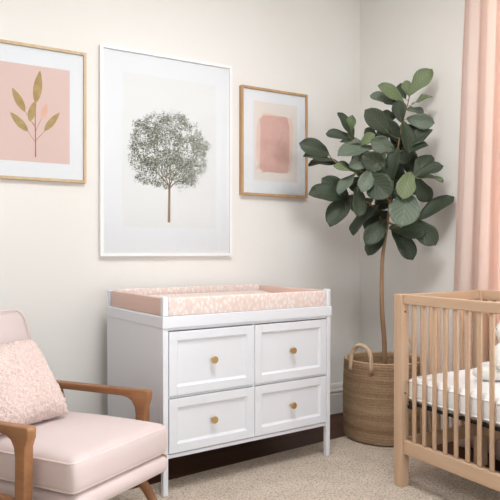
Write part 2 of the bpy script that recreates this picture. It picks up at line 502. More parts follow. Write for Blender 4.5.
# middle: large white frame, hazy tree
root, y = frame('framed_tree_print', 'large white framed print of a single leafy tree on white', 1.044, 1.903, 1.135, 2.352, .017, .028, M['frame_white'], 0)
U0, Z0 = 1.044, 1.135
paper = paint('print_paper', srgb(238, 238, 237), .85)
tg = [paint('print_tree_green_%s' % n, srgb(*c), .9) for n, c in (('deep', (104, 108, 90)), ('mid', (132, 136, 117)), ('grey', (158, 160, 144)), ('pale', (192, 192, 180)))]
tb = paint('print_tree_bark', srgb(158, 126, 102), .9)
bm = bmesh.new()
flat_poly(bm, [(.135, .17), (.745, .17), (.745, 1.08), (.135, 1.08)], y-.0006, 0)
cx, cz = 1.473-U0, 1.775-Z0
line(bm, (1.470-U0, 1.338-Z0), (cx, 1.56-Z0), .0085, .0065, y-.0010, 5)
rt = random.Random(3)
def twig(p, a, l, w, d):
    q = (p[0]+cos(a)*l, p[1]+sin(a)*l)
    line(bm, p, q, w, w*.6, y-.0010-.00001*d, 5 if d < 2 else 1)
    if d < 5:
        for k in range(3 if d < 2 else 2):
            twig(q, a+rt.uniform(-.75, .75), l*rt.uniform(.62, .85), w*.6, d+1)
for k, a in enumerate((.8, 1.15, 1.5, 1.9, 2.35)): twig((cx, 1.545-Z0+.012*(k % 3)), a, .062, .004, 0)
cnt = 0
while cnt < 12500:
    x, z = rt.uniform(-1.05, 1.05), rt.uniform(-1.05, 1.05)
    r = sqrt(x*x+z*z); ang = atan2(z, x)
    lim = .92+.11*noise.noise(Vector((cos(ang)*2.2, sin(ang)*2.2, 3)))+.09*noise.noise(Vector((cos(ang)*6, sin(ang)*6, 9)))+rt.gauss(0, .045)
    if z < -.84+.16*noise.noise(Vector((x*5, 1, 4)))+rt.gauss(0, .03): continue
    r = (abs(x)**2.25+abs(z)**2.25)**(1/2.25)
    if r > lim: continue
    dens = .70-.12*max(0, x)+.85*noise.noise(Vector((x*5, z*5, 1.3)))+.5*noise.noise(Vector((x*13, z*13, 7)))-.35*max(0, r-.7)-(.25 if z < -.3 and abs(x) < .3 else 0)  # also thinner to the right, part of the painted glass reflection
    if rt.random() > dens: continue
    p = Vector((cx+x*.272, cz-.008+z*.252)); a = rt.uniform(0, 2*pi); l = rt.uniform(.004, .0085)
    q = p+Vector((cos(a), sin(a)))*l
    tone = min(3, max(0, int(1.1+1.1*x+rt.gauss(0, .8))))  # paler to the right: glass reflection painted into the leaf tones
    n = Vector((-(q-p).y, (q-p).x))*.28
    flat_poly(bm, [tuple(p), tuple((p+q)/2+n), tuple(q), tuple((p+q)/2-n)], y-.0014-.0000001*cnt, 1+tone)
    cnt += 1
new_obj('print', bm, [paper]+tg+[tb], root)

# right: blush wash in an oak frame
root, y = frame('framed_abstract_print', 'oak framed abstract print of a blush watercolour block on cream', 1.972, 2.497, 1.53, 2.242, .014, .032, M['frame_oak'], 0)
U0, Z0 = 1.972, 1.53
cream = paint('print_cream', srgb(238, 229, 221), .9)
def wash(name, c1, c2, sc):
    m = Mat(name, srgb(*c1), .85, .2)
    m.ramp(m.noise(m.coords((1, 1, 1)), sc, 6, .6, .4), [(.3, srgb(*c1)), (.7, srgb(*c2))]); return m.m
w1 = wash('print_wash', (222, 176, 165), (232, 196, 185), 9); w2 = wash('print_wash_edge', (238, 212, 198), (240, 218, 205), 9)
bm = bmesh.new()
flat_poly(bm, [(.096, .10), (.446, .10), (.446, .625), (.096, .625)], y-.0006, 0)
def blot(x0, x1, z0, z1, rag, seed, y, mi):
    pts = []
    cx_, cz_, hx, hz = (x0+x1)/2, (z0+z1)/2, (x1-x0)/2, (z1-z0)/2
    for k in range(120):
        a = 2*pi*k/120; c, s = cos(a), sin(a)
        x = (abs(c)**.28)*(1 if c > 0 else -1); z = (abs(s)**.28)*(1 if s > 0 else -1)
        d = rag*(noise.noise(Vector((c*1.6, s*3.2, seed)))+.5*noise.noise(Vector((c*5, s*9, seed))))
        pts.append((cx_+x*(hx+d), cz_+z*(hz+d*.6)))
    flat_poly(bm, pts, y, mi)
blot(.128, .398, .15, .545, .028, 2.2, y-.0009, 2)
blot(.142, .378, .158, .54, .012, 5.1, y-.0012, 1)
new_obj('print', bm, [cream, w1, w2], root)

# ------------------------------------------------------------------ changing dresser
DX, DY = 1.103, 2.685
DROT = radians(3.9)
DL, DD = 1.043, .705
dres = thing('changing_dresser', 'white four drawer nursery dresser with brass knobs standing against the wall', 'dresser', (DX, DY, 0), DROT)
PW = .03
floor_rug = RT
for sx in (0, 1):
    for sy in (0, 1):
        bm = bmesh.new()
        x0 = 0 if sx == 0 else DL-PW; y0 = 0 if sy == 0 else DD-PW
        base = RT+.0006 if sy == 0 else 0.0
        bm2 = box(bmesh.new(), (x0, y0, base), (x0+PW, y0+PW, .80), .003)
        for v in bm2.verts:      # tapered foot
            if v.co.z < .1:
                cxx = x0+PW/2; cyy = y0+PW/2
                v.co.x = cxx+(v.co.x-cxx)*.86+(.002 if sx else -.002)*-1; v.co.y = cyy+(v.co.y-cyy)*.86
        new_obj('leg', bm2, M['white'], dres)
        new_obj('corner_post', box(bmesh.new(), (x0+.001 if sx == 0 else x0, y0, .8565), (x0+PW, y0+PW, .951 if sy == 0 else .944), .004), M['white'], dres)
# carcass (open front box: side panels, bottom, back, rails)
bm = bmesh.new()
def C_(lo, hi, bev=.002): box(bm, lo, hi, bev)
C_((.0004, PW-.002, .185), (.022, DD-PW+.002, .80), .0005); C_((DL-.022, PW-.002, .185), (DL-.0004, DD-PW+.002, .80), .0005)
C_((PW, DD-.03, .185), (DL-PW, DD-.012, .80)); C_((.02, .03, .185), (DL-.02, DD-.03, .203))
C_((PW, .006, .185), (DL-PW, .03, .203)); C_((PW, .006, .788), (DL-PW, .03, .80)); C_((DL/2-.006, .008, .2), (DL/2+.006, .03, .79))
C_((PW, .008, .468), (DL-PW, .03, .476)); C_((.022, .03, .788), (DL-.022, DD-.03, .80))
new_obj('carcass', bm, M['white'], dres)
new_obj('top', box(bmesh.new(), (-.004, -.006, .8005), (DL+.004, DD, .856), .004, 3), M['white'], dres)
def drawer(x0, x1, z0, z1):
    bm = bmesh.new(); fr = .042
    g = .0032
    x0 += g; x1 -= g; z0 += g; z1 -= g
    box(bm, (x0, .000, z0), (x0+fr, .020, z1), .0015); box(bm, (x1-fr, .000, z0), (x1, .020, z1), .0015)
    box(bm, (x0+fr, .000, z0), (x1-fr, .020, z0+fr), .0015); box(bm, (x0+fr, .000, z1-fr), (x1-fr, .020, z1), .0015)
    d = new_obj('drawer', bm, M['white'], dres)
    pb = bmesh.new()
    A = [pb.verts.new(p) for p in ((x0+fr, .0035, z0+fr), (x1-fr, .0035, z0+fr), (x1-fr, .0035, z1-fr), (x0+fr, .0035, z1-fr))]
    s = .010
    B = [pb.verts.new(p) for p in ((x0+fr+s, .010, z0+fr+s), (x1-fr-s, .010, z0+fr+s), (x1-fr-s, .010, z1-fr-s), (x0+fr+s, .010, z1-fr-s))]
    for i in range(4): pb.faces.new((A[i], A[(i+1) % 4], B[(i+1) % 4], B[i]))
    pb.faces.new(B)
    C2 = [pb.verts.new((v.co.x, .02, v.co.z)) for v in A]
    for i in range(4): pb.faces.new((A[i], C2[i], C2[(i+1) % 4], A[(i+1) % 4]))
    pb.faces.new(C2)
    new_obj('panel', pb, M['white'], d)
    kb = lathe(bmesh.new(), [(.0065, -.004), (.0065, .012), (.008, .014), (.0165, .016), (.0175, .0185), (.0175, .024), (.016, .0265), (.006, .027)], 24, ((x0+x1)/2, 0.006, (z0+z1)/2), '-y')
    k = new_obj('knob', kb, M['brass'], d, auto=40); k['label'] = 'round brass knob'
for zz in ((.476, .786), (.205, .468)):
    for xx in ((PW, DL/2-.001), (DL/2+.001, DL-PW)): drawer(xx[0], xx[1], zz[0], zz[1])

# changing pad: a tray-shaped cushion, walls and sunken middle, resting on the dresser top
pad = thing('changing_pad', 'pink leaf patterned raised edge changing pad on top of the white dresser', 'changing pad', (DX, DY, 0), DROT)
zb = .8565
bm = bmesh.new()
t_ = .028
x0, x1, y0, y1 = .012, DL-.012, .004, DD-.004
PI_ = PW+.002
# front and back walls run between the corner posts
def soft(lo, hi, r=.006): box(bm, lo, hi, r, 3)
soft((PI_, y0, zb), (DL-PI_, y0+t_, .942), .006)
w_front = new_obj('side_wall', bm, M['pad'], pad, auto=50)
bm = bmesh.new(); soft((PI_, DD-PW-.002-t_, zb), (DL-PI_, DD-PW-.002, .950)); new_obj('side_wall', bm, M['pad'], pad, auto=50)
for xa in (x0-.002, x1-t_+.012-.010):
    bm = bmesh.new(); soft((xa, PI_, zb+.0), (xa+t_-.006, DD-PI_, .944)); e = new_obj('end_wall', bm, M['pad_plain'], pad, auto=50); e['label'] = 'plain deeper pink end wall'
bm = rbox((DL-2*PI_-.02)/2, (DD-2*t_-.05)/2, .022, .018, 12)
for v in bm.verts:      # contoured: lifts along both long sides
    v.co.z += .022*abs(v.co.y/((DD-2*t_)/2))**3 if v.co.z > 0 else 0
bmesh.ops.scale(bm, verts=bm.verts[:], vec=(1, .93, 1))
bmesh.ops.translate(bm, verts=bm.verts[:], vec=(DL/2, DD/2-.014, zb+.022))
new_obj('cushion', bm, M['pad'], pad, smooth=True)

# ------------------------------------------------------------------ crib
CX, CY = 2.150, 2.262
CW, CLN = .632, 1.36
crib = thing('baby_crib', 'natural beech baby crib with slatted sides on the rug', 'crib', (CX, CY, 0))
PS = .052
for sx in (0, 1):
    for sy in (0, 1):
        x0 = sx*(CW-PS); y1 = -sy*(CLN-PS)
        p = new_obj('corner_post', box(bmesh.new(), (x0, y1-PS, RT if sx == 0 or 1 else 0), (x0+PS, y1, .954), .004, 3), M['beech_z'], crib)
        for zz in (.85, .26):
            if sy == 0:
                xa, xb = (PS-.0005, PS+.0015) if sx == 0 else (CW-PS-.0015, CW-PS+.0005)
        # bolts on the inner face of the end posts
        for zz in (.868, .47):
            yb = y1-PS-.0015 if sy == 0 else y1-.0005+.0
            b = bmesh.new(); 
            lathe(b, [(.005, 0), (.005, .002), (.003, .003)], 14, (x0+PS/2, (y1-PS+.0005) if sy == 0 else y1-.0005, zz), '-y')
            if sy == 1:
                for v in b.verts: v.co.y = 2*(y1-.0005)-v.co.y
            bb = new_obj('bolt', b, M['hole'], p); bb['label'] = 'dark steel bolt head'
RW = .026
zt0, zt1, zb0, zb1 = .906, .953, .175, .243
def rail(name, lo, hi, m): return new_obj(name, box(bmesh.new(), lo, hi, .004, 3), m, crib)
sp_me = {}
def spindle(x, y, flat):
    if flat not in sp_me:
        b = bmesh.new(); dx, dy = (.0065, .0108) if flat == 'y' else (.0108, .0065)
        box(b, (-dx, -dy, zb1), (dx, dy, zt0), .0045, 3)
        sp_me[flat] = new_obj('spindle', b, M['beech_z'], crib, auto=40); o = sp_me[flat]
    else:
        o = sp_me[flat].copy(); col.objects.link(o); o.parent = crib
    o.location = (x, y, 0)
for sx in (0, 1):     # long sides
    xc = PS/2 if sx == 0 else CW-PS/2
    rail('top_rail', (xc-RW/2, -CLN+PS, zt0), (xc+RW/2, -PS, zt1), M['beech_y'])
    rail('bottom_rail', (xc-RW/2, -CLN+PS, zb0), (xc+RW/2, -PS, zb1), M['beech_y'])
    n = 19; 
    for k in range(n):
        spindle(xc, -PS-.0205-.0630*(k+.66), 'y')
for sy in (0, 1):     # short ends
    yc = -PS/2 if sy == 0 else -CLN+PS/2
    rail('top_rail', (PS, yc-RW/2, zt0), (CW-PS, yc+RW/2, zt1), M['beech_x'])
    rail('bottom_rail', (PS, yc-RW/2, zb0), (CW-PS, yc+RW/2, zb1), M['beech_x'])
    inner = CW-2*PS; n = 8
    for k in range(n): spindle(PS+inner*(k+1)/(n+1), yc, 'x')
# black mattress support
bm = bmesh.new()
z = .424
mx0, mx1, my0, my1 = .042, CW-.042, -CLN+.042, -.042
for (a, b_) in (((mx0+.012, my0), (mx1-.012, my0+.02)), ((mx0+.012, my1-.02), (mx1-.012, my1)), ((mx0, my0+.02), (mx0+.02, my1-.02)), ((mx1-.02, my0+.02), (mx1, my1-.02))):
    box(bm, (a[0], a[1], z-.011), (b_[0], b_[1], z))
for k in range(1, 12):
    yy = my0+(my1-my0)*k/12; box(bm, (mx0+.02, yy-.006, z-.010), (mx1-.02, yy+.006, z-.002))
sup = new_obj('mattress_support', bm, M['black'], crib); sup['label'] = 'black metal mattress support'
for sx in (0, 1):
    for sy in (0, 1):
        x = mx0+.0 if sx == 0 else mx1; y = (my1-.032) if sy == 0 else my0+.032
        b = box(bmesh.new(), (x-.003, y-.02, z-.03), (x+.003, y+.02, z-.0115), .002); br = new_obj('bracket', b, M['black'], crib); br['label'] = 'black metal hanger bracket'

# mattress
mat_ = thing('crib_mattress', 'white crib mattress with a quilted side lying inside the crib', 'mattress', (CX+CW/2, CY-CLN/2, .425))
hx, hy = (mx1-mx0)/2, (my1-my0)/2
bm = rbox(hx, hy, .062, .036, 20, crown=.004)
bmesh.ops.translate(bm, verts=bm.verts[:], vec=(0, 0, .062))
def quilt_mat():
    m = Mat('white_quilted_ticking', srgb(248, 248, 249), .9, .12)
    v = m.coords((14, 14, 42)); w = m.new('ShaderNodeTexWave', wave_type='BANDS', bands_direction='Z'); w.inputs['Scale'].default_value = 1.1; w.inputs['Distortion'].default_value = 1.2
    m.L.new(v, w.inputs['Vector']); m.bump(w.outputs['Fac'], .10, .006); return m.m
new_obj('mattress_body', bm, [quilt_mat()], mat_, smooth=True)
for zz in (.022, .102):
    pts = []
    r = .036
    for (cx_, cy_, a0) in ((hx-r, hy-r, 0), (-hx+r, hy-r, pi/2), (-hx+r, -hy+r, pi), (hx-r, -hy+r, 1.5*pi)):
        for k in range(7):
            a = a0+pi/2*k/6; pts.append((cx_+cos(a)*(r-.006+.004), cy_+sin(a)*(r-.006+.004), zz))
    pp = new_obj('piping', tube(bmesh.new(), pts, .0042, 8, closed=True), M['white_cloth'], mat_, smooth=True)

# plush toy seated in the crib
def ell(bm, c, r, rot=None, n=16, fuzz=.0):
    t = bmesh.new(); bmesh.ops.create_uvsphere(t, u_segments=n*2, v_segments=n, radius=1)
    for v in t.verts:
        d = v.co.copy(); v.co = Vector((v.co.x*r[0], v.co.y*r[1], v.co.z*r[2]))
        if fuzz: v.co += d*fuzz*noise.noise(d*9)
    if rot is not None: bmesh.ops.rotate(t, verts=t.verts[:], matrix=rot, cent=(0, 0, 0))
    bmesh.ops.translate(t, verts=t.verts[:], vec=c)
    me = bpy.data.meshes.new('t'); t.to_mesh(me); t.free(); bm.from_mesh(me); bpy.data.meshes.remove(me); return bm
toy = thing('plush_toy', 'white plush toy with a tan muzzle sitting on the crib mattress', 'soft toy', (2.535, 1.86, .5565), radians(118))
X_ = Matrix.Rotation
new_obj('body', ell(bmesh.new(), (0, 0, .088), (.085, .098, .09), fuzz=.006), M['plush'], toy, smooth=True)
hd = new_obj('head', ell(bmesh.new(), (.015, 0, .225), (.072, .078, .07), fuzz=.005), M['plush'], toy, smooth=True)
mz = new_obj('muzzle', ell(bmesh.new(), (.078, 0, .208), (.030, .036, .028)), M['plush_tan'], hd, smooth=True); mz['label'] = 'tan muzzle'
for s in (-1, 1):
    new_obj('ear', ell(bmesh.new(), (.0, s*.072, .262), (.016, .045, .024), X_(s*-.5, 3, 'X')), M['plush'], hd, smooth=True)
    e = new_obj('eye', ell(bmesh.new(), (.073, s*.034, .240), (.006, .007, .007), n=8), M['black'], hd, smooth=True); e['label'] = 'black bead eye'
    new_obj('leg', ell(bmesh.new(), (.105, s*.062, .034), (.075, .034, .034), X_(s*.25, 3, 'Z'), fuzz=.004), M['plush'], toy, smooth=True)
    new_obj('arm', ell(bmesh.new(), (.052, s*.088, .125), (.030, .026, .060), X_(s*.3, 3, 'X'), fuzz=.004), M['plush'], toy, smooth=True)

# ------------------------------------------------------------------ curtain + rod
def curtain():
    ZT, ZB = 2.83, .03
    nz, nt = 40, 220
    bm = bmesh.new(); rows = []
    for i in range(nz+1):
        s = i/nz; z = ZT+(ZB-ZT)*s
        ya = 2.435+.135*s**.85; yb = 1.60-.05*s      # hangs a little wider towards the hem
        row = []
        for j in range(nt+1):
            t = j/nt
            ph = t*2*pi*7.5
            amp = (.026+.018*s)*(1+.35*noise.noise(Vector((t*6, s*1.2, 2))))
            x = WALL_X-.104+amp*sin(ph+.5*noise.noise(Vector((t*5, s*1.5, 0))))-.006*sin(ph*2+1)
            y = ya+(yb-ya)*t+.010*sin(ph*2)+.012*noise.noise(Vector((t*4, s*2, 5)))
            row.append(bm.verts.new((x, y, z)))
        rows.append(row)
    for i in range(nz):
        for j in range(nt): bm.faces.new((rows[i][j], rows[i][j+1], rows[i+1][j+1], rows[i+1][j]))
    o = new_obj('curtain', bm, M['curtain'], smooth=True)
    sd = o.modifiers.new('cloth_thickness', 'SOLIDIFY'); sd.thickness = .002
    tag(o, 'blush pink full length curtain hanging behind the crib', 'curtain')
curtain()
rod = thing('curtain_rod', 'pale wooden curtain rod above the window on the right wall', 'curtain rod', (WALL_X-.1, 1.05, 2.86))
new_obj('rod', tube(bmesh.new(), [(0, -1.75, 0), (0, 1.48, 0)], .0145, 16), M['beech_y'], rod, auto=40)
for s in (-1.75, 1.48): new_obj('finial', ell(bmesh.new(), (0, s+(.012 if s > 0 else -.012), 0), (.026, .03, .026)), M['beech_y'], rod, smooth=True)
for s in (-1.6, 1.4): new_obj('bracket', box(bmesh.new(), (.0, s-.01, -.02), (.0995, s+.01, .02), .003), M['beech_x'], rod)

# ------------------------------------------------------------------ basket and fig
BC = at(384, 250, 3.85); BX, BY = BC.x, BC.y
bas = thing('woven_basket', 'round woven seagrass basket planter standing in the corner beside the crib', 'basket', (BX, BY, RT))
BR, BH = .252, .482
def basket_body():
    bm = bmesh.new(); seg = 72; rings = []
    def R(z): return BR*(.955+.045*sin(pi*min(1, z/BH*.75+.15)))
    coil = 30
    prof = [(0.02, .004), (R(0)*.6, 0), (R(0)-.03, 0), (R(0)-.008, .006)]
    for k in range(coil*3+1):
        z = .014+(BH-.014)*k/(coil*3); prof.append((R(z)+.0042*cos(2*pi*k/3), z))
    prof += [(R(BH)-.006, BH+.006), (R(BH)-.014, BH), ]
    for k in range(12): z = BH-.01-(BH-.03)*k/11; prof.append((R(z)-.016, z))
    prof.append((.02, .018))
    for (r, z) in prof:
        ring = []
        for k in range(seg):
            a = 2*pi*k/seg; w = 1+.004*noise.noise(Vector((cos(a)*3, sin(a)*3, z*6)))
            ring.append(bm.verts.new((r*w*cos(a), r*w*sin(a), z)))
        rings.append(ring)
    for A, B in zip(rings, rings[1:]):
        for k in range(seg): bm.faces.new((A[k], A[(k+1) % seg], B[(k+1) % seg], B[k]))
    bm.faces.new(rings[0][::-1]); bm.faces.new(rings[-1])
    return new_obj('basket_body', bm, M['basket'], bas, smooth=True)
basket_body()
# handles: one towards the lens and left, its partner opposite
ca = atan2(-(RV*.72+FV*.69).y, -(RV*.72+FV*.69).x)
for s in (0, pi):
    a0 = ca+s; pts = []
    for k in range(29):
        t = k/28; ang = pi*t
        da = -.30*cos(ang)
        up = sin(ang)
        zz = BH-.05+.05*min(1, t*8, (1-t)*8)+.105*up**.8
        r = BR+.004-.012*min(1, up*1.6)
        pts.append((r*cos(a0+da), r*sin(a0+da), zz))
    new_obj('handle', tube(bmesh.new(), pts, .0125, 10), M['basket_handle'], bas, smooth=True)

fig = thing('fiddle_leaf_fig', 'tall fiddle leaf fig tree growing from the woven basket', 'plant', (BX, BY, RT+.02))
fo = Vector((BX, BY, RT+.02))
pot = lathe(bmesh.new(), [(.165, 0), (.205, .30), (.212, .30), (.212, .325), (.200, .325), (.198, .30), (.16, .02)], 40)
new_obj('nursery_pot', pot, M['pot'], fig, auto=40)
sb = bmesh.new(); lathe(sb, [(.10, .20), (.196, .292), (.197, .305), (.15, .315), (.05, .322)], 40); new_obj('soil', sb, M['soil'], fig, smooth=True)
Z0_ = 3.85
def fp(px, py, dz=0): return at(px, py, Z0_+dz)-fo
trunk_c = [Vector((.006, 0, .27)), fp(384.5, 345), fp(382.3, 315), fp(381.6, 285), fp(382.5, 258), fp(385, 240), fp(388, 218), fp(391, 195, .01), fp(395, 168, .02), fp(399, 142, .01), fp(403, 120), fp(408, 103), fp(410, 93)]
tp = smooth_path(trunk_c, 6); nT = len(tp)
tr_r = [.0030+.0140*(1-i/(nT-1))**1.25 for i in range(nT)]
new_obj('trunk', tube(bmesh.new(), tp, tr_r, 12), M['bark'], fig, smooth=True)
br_ctrl = [[(390, 202, 0), (376, 182, -.06), (355, 168, -.05), (337, 163, .0), (328, 154, .0)],
           [(376, 182, -.06), (364, 160, -.08), (355, 146, -.04), (352, 138, -.02)],
           [(391.5, 195, 0), (401, 184, -.09), (411, 178, -.1), (416, 176, -.1)],
           [(387.5, 222, 0), (398, 226, -.06), (412, 223, -.08), (419, 220, -.08)],
           [(386, 230, 0), (374, 208, .04), (358, 197, .02), (345, 196, 0)],
           [(396, 165, 0), (386, 152, .05), (376, 150, .06), (367, 147, .05)]]
anchors = [(p, tp[i]) for i, p in enumerate(tp) if i > nT*.4]
for c in br_ctrl:
    pth = smooth_path([fp(*q) for q in c], 6)
    new_obj('branch', tube(bmesh.new(), pth, [.0075-.0045*i/(len(pth)-1) for i in range(len(pth))], 8), M['bark'], fig, smooth=True)
    anchors += [(p, p) for p in pth[3:]]

# (base px, base py, tip px, tip py, visible width px, tone, depth offset of base, depth offset of tip)
LV = [
 (410, 94, 430, 71, 15, 1, 0, -.03), (409, 95, 405, 82, 9, 1, .01, .03), (405, 98, 400, 85, 9, 0, .03, .05), (403, 102, 380, 87, 11, 1, -.01, -.05),
 (393, 104, 372, 96, 9, 2, .02, .05), (397, 104, 383, 97, 9, 0, .03, .05), (413, 104, 431, 97.5, 4, 1, 0, -.06), (401, 121, 398, 102, 13, 0, -.02, -.04),
 (389, 133, 367, 112, 17, 0, -.03, -.08), (395, 117, 380, 116, 12, 0, .02, -.02), (408, 109, 423, 115, 7, 2, 0, .05), (408, 119, 432, 123, 14, 2, -.02, -.09),
 (399, 142, 387, 122, 14, 0, .02, .0), (401, 126, 414, 138, 17, 0, .04, .05), (405, 149, 430, 131, 12, 0, -.03, -.06), (404, 150, 426, 146, 9, 0, -.01, -.1),
 (393, 150, 373, 141, 16, 2, -.05, -.09), (398, 163, 413, 151, 17, 0, .02, .05), (353, 138, 339, 115, 9, 0, -.02, -.03), (352, 138, 352.5, 117, 8, 1, -.02, -.05),
 (350, 138, 328, 134, 9, 0, -.02, .0), (328, 154, 302, 144, 16, 0, 0, -.05), (335, 163, 306, 157, 8, 0, 0, -.07), (339, 164, 311, 165, 7, 0, 0, .03),
 (363, 143, 342, 142, 6, 2, -.04, .0), (360, 145, 374, 135, 9, 1, -.04, -.09), (374, 148, 341, 155, 12, 2, -.03, -.1), (373, 153, 353, 161, 11, 0, .0, .02),
 (371, 157, 351, 166, 13, 2, -.07, -.09), (386, 169, 364, 156, 18, 0, -.05, -.12), (361, 177, 336, 167, 7, 1, -.05, -.09), (355, 174, 341, 193, 10, 2, -.06, -.13),
 (347, 196, 324, 180, 18, 0, .0, -.03), (345, 197, 312, 194, 16, 0, .0, -.08), (352, 196, 332, 224, 18, 0, .02, -.06), (357, 188, 358, 214, 13, 0, -.06, -.14),
 (366, 175, 388, 195, 24, 0, -.08, -.19), (366, 165, 382, 178, 20, 0, -.05, -.1), (380, 204, 355, 232, 11, 0, .03, -.04), (381, 210, 366, 228, 12, 0, .03, .06),
 (385, 221, 367, 242, 17, 0, -.02, -.08), (385, 232, 369, 253, 14, 0, .0, -.02), (410, 173, 403, 197, 17, 1, -.1, -.16), (407, 193, 402, 224, 27, 2, -.09, -.22),
 (416, 178, 428, 200, 15, 0, -.08, -.03), (414, 179, 430, 157, 15, 0, -.09, -.06), (415, 177, 441, 167, 10, 0, -.1, -.13), (416, 178, 441, 181, 4, 1, -.1, -.15),
 (419, 220, 451, 199, 13, 0, -.08, -.1), (416, 221, 434, 243, 18, 0, -.08, -.14), (391, 228, 423, 233, 16, 0, -.04, -.12), (393, 229, 411, 257, 16, 0, -.02, -.06),
 (390, 163, 388, 192, 13, 0, .06, .07), (400, 162, 399, 190, 15, 0, .05, .06), (400, 158, 417, 170, 14, 0, .05, .08), (388, 150, 378, 133, 13, 0, .06, .09),
 (392, 146, 408, 150, 13, 0, .06, .1), (384, 175, 372, 190, 15, 0, .06, .1), (380, 166, 360, 172, 15, 0, .05, .08), (394, 190, 378, 207, 15, 0, .03, .06),
 (391, 205, 408, 216, 14, 0, .04, .07), (372, 200, 352, 208, 13, 0, .04, .08), (399, 140, 412, 128, 12, 0, .04, .07),
 (398, 148, 391, 178, 14, 0, -.04, -.09), (391, 172, 383, 198, 15, 0, -.05, -.1), (404, 122, 408, 150, 13, 0, -.04, -.07), (395, 180, 402, 200, 14, 0, -.03, -.06),
 (383, 152, 372, 170, 15, 0, -.06, -.1), (370, 182, 350, 186, 14, 0, .02, .04), (388, 212, 374, 222, 14, 0, .02, .05), (403, 180, 420, 190, 14, 0, .02, .05),
 (378, 140, 366, 130, 10, 0, .05, .08), (372, 170, 362, 190, 14, 2, -.09, -.14), (389, 128, 402, 150, 14, 0, .05, .08), (408, 225, 425, 235, 14, 0, -.02, .02),
]
def fig_leaf(bm, uvl, b, t, wvis, tone, rnd):
    d = t-b; L = d.length; d.normalize()
    view = (b+fo-cam_o.location).normalized()
    side = d.cross(-view).normalized()
    nrm = side.cross(d).normalized()
    if nrm.dot(-view) < 0: nrm = -nrm
    W = max(wvis, .62*L); ang = acos(min(1, wvis/W))
    # turn about the midrib so that the upper face looks up
    sgn = 1
    r1 = Matrix.Rotation(ang, 3, d); r2 = Matrix.Rotation(-ang, 3, d)
    sgn = r1 if (r1 @ nrm).z > (r2 @ nrm).z else r2
    side = sgn @ side; nrm = sgn @ nrm
    n, m = 12, 8
    curl = rnd.uniform(.05, .16)*L; wav = rnd.uniform(.4, 1.2); ph = rnd.uniform(0, 6)
    grid = []
    for i in range(n+1):
        s = i/n
        # obovate, widest at two thirds, lobed waist
        prof = (sin(pi*min(1, s**1.05*.98+.015)))**.62*(.58+.52*s)*(1-.10*math.exp(-((s-.36)/.13)**2))
        if s > .9: prof *= sqrt(max(0, 1-((s-.9)/.1)**2))*.85+.15
        row = []
        for j in range(m+1):
            a = -1+2*j/m
            p = b+d*(L*s)+side*(a*W/2*prof)
            lift = -curl*4*(s-.5)**2*.55+curl*.5          # arching along the length
            lift += abs(a)**1.6*W*.13*prof                # folded a little along the midrib
            lift += .009*wav*sin(ph+s*9+a*2)*abs(a)
            p += nrm*lift
            row.append(bm.verts.new(p))
        grid.append(row)
    for i in range(n):
        for j in range(m):
            f = bm.faces.new((grid[i][j], grid[i][j+1], grid[i+1][j+1], grid[i+1][j])); f.material_index = tone; f.smooth = True
            for lp, (ii, jj) in zip(f.loops, ((i, j), (i, j+1), (i+1, j+1), (i+1, j))):
                lp[uvl].uv = (-1+2*jj/m, ii/n)
    # petiole back to the nearest wood
    root_p = b+nrm*(-curl*.05)
    best = min(anchors, key=lambda q: (q[0]-b).length+max(0, q[0].z-b.z)*1.5)[0]
    mid = best.lerp(b, .55)-d*.006+Vector((0, 0, -.004))
    pts = smooth_path([best, mid, b+d*.004+nrm*(curl*(.5-.55)), b+d*(L*.25)+nrm*(-curl*4*.0625*.55+curl*.5-.0012), b+d*(L*.7)+nrm*(-curl*4*.04*.55+curl*.5-.0012)], 4)
    k0 = len(bm.faces)
    tube(bm, pts, [.0026-.0018*i/(len(pts)-1) for i in range(len(pts))], 6, mi=3)
bm = bmesh.new(); uvl = bm.loops.layers.uv.new('UVMap')
rl = random.Random(21)
for (bx_, by_, tx, ty, w, tone, d0, d1) in LV:
    b_, t_2 = fp(bx_, by_, d0), fp(tx, ty, d1)
    ext = (t_2-b_)*.10
    fig_leaf(bm, uvl, b_-ext*.6, t_2+ext, w*Z0_/FPX*1.28, tone, rl)
me = bpy.data.meshes.new('foliage'); bm.to_mesh(me); bm.free()
for k in ('leaf', 'leaf_young', 'leaf_pale', 'stem'): me.materials.append(M[k])
fol = bpy.data.objects.new('foliage', me); col.objects.link(fol); fol.parent = fig
sd = fol.modifiers.new('leaf_thickness', 'SOLIDIFY'); sd.thickness = .0007

# ------------------------------------------------------------------ armchair
AROT = radians(-60)
chair = thing('armchair', 'pink upholstered armchair with open wooden arms on the left', 'armchair', (.789, 2.303, 0), AROT)
SW = .272      # half width of the seat
# local: x = forward (0 at the cushion's front), y = across, z = up
bm = rbox(.318, SW, .064, .030, 18, crown=.026, belly=.006)
bmesh.ops.rotate(bm, verts=bm.verts[:], matrix=Matrix.Rotation(radians(-2), 3, 'Y'), cent=(0, 0, 0))
bmesh.ops.translate(bm, verts=bm.verts[:], vec=(-.315, 0, .356))
cush = new_obj('seat_cushion', bm, M['pink'], chair, smooth=True)
def loop(hx, hy, r, z, off):
    pts = []
    for (cx_, cy_, a0) in ((hx-r, hy-r, 0), (-hx+r, hy-r, pi/2), (-hx+r, -hy+r, pi), (hx-r, -hy+r, 1.5*pi)):
        for k in range(7):
            a = a0+pi/2*k/6; pts.append(Vector((cx_+cos(a)*(r+off), cy_+sin(a)*(r+off), z)))
    return pts
for zz in (.050, -.050):
    pts = [Matrix.Rotation(radians(-2), 3, 'Y') @ p+Vector((-.315, 0, .356)) for p in loop(.315, SW, .03, zz, -.001)]
    new_obj('piping', tube(bmesh.new(), pts, .0042, 8, closed=True), M['pink_pipe'], cush, smooth=True)
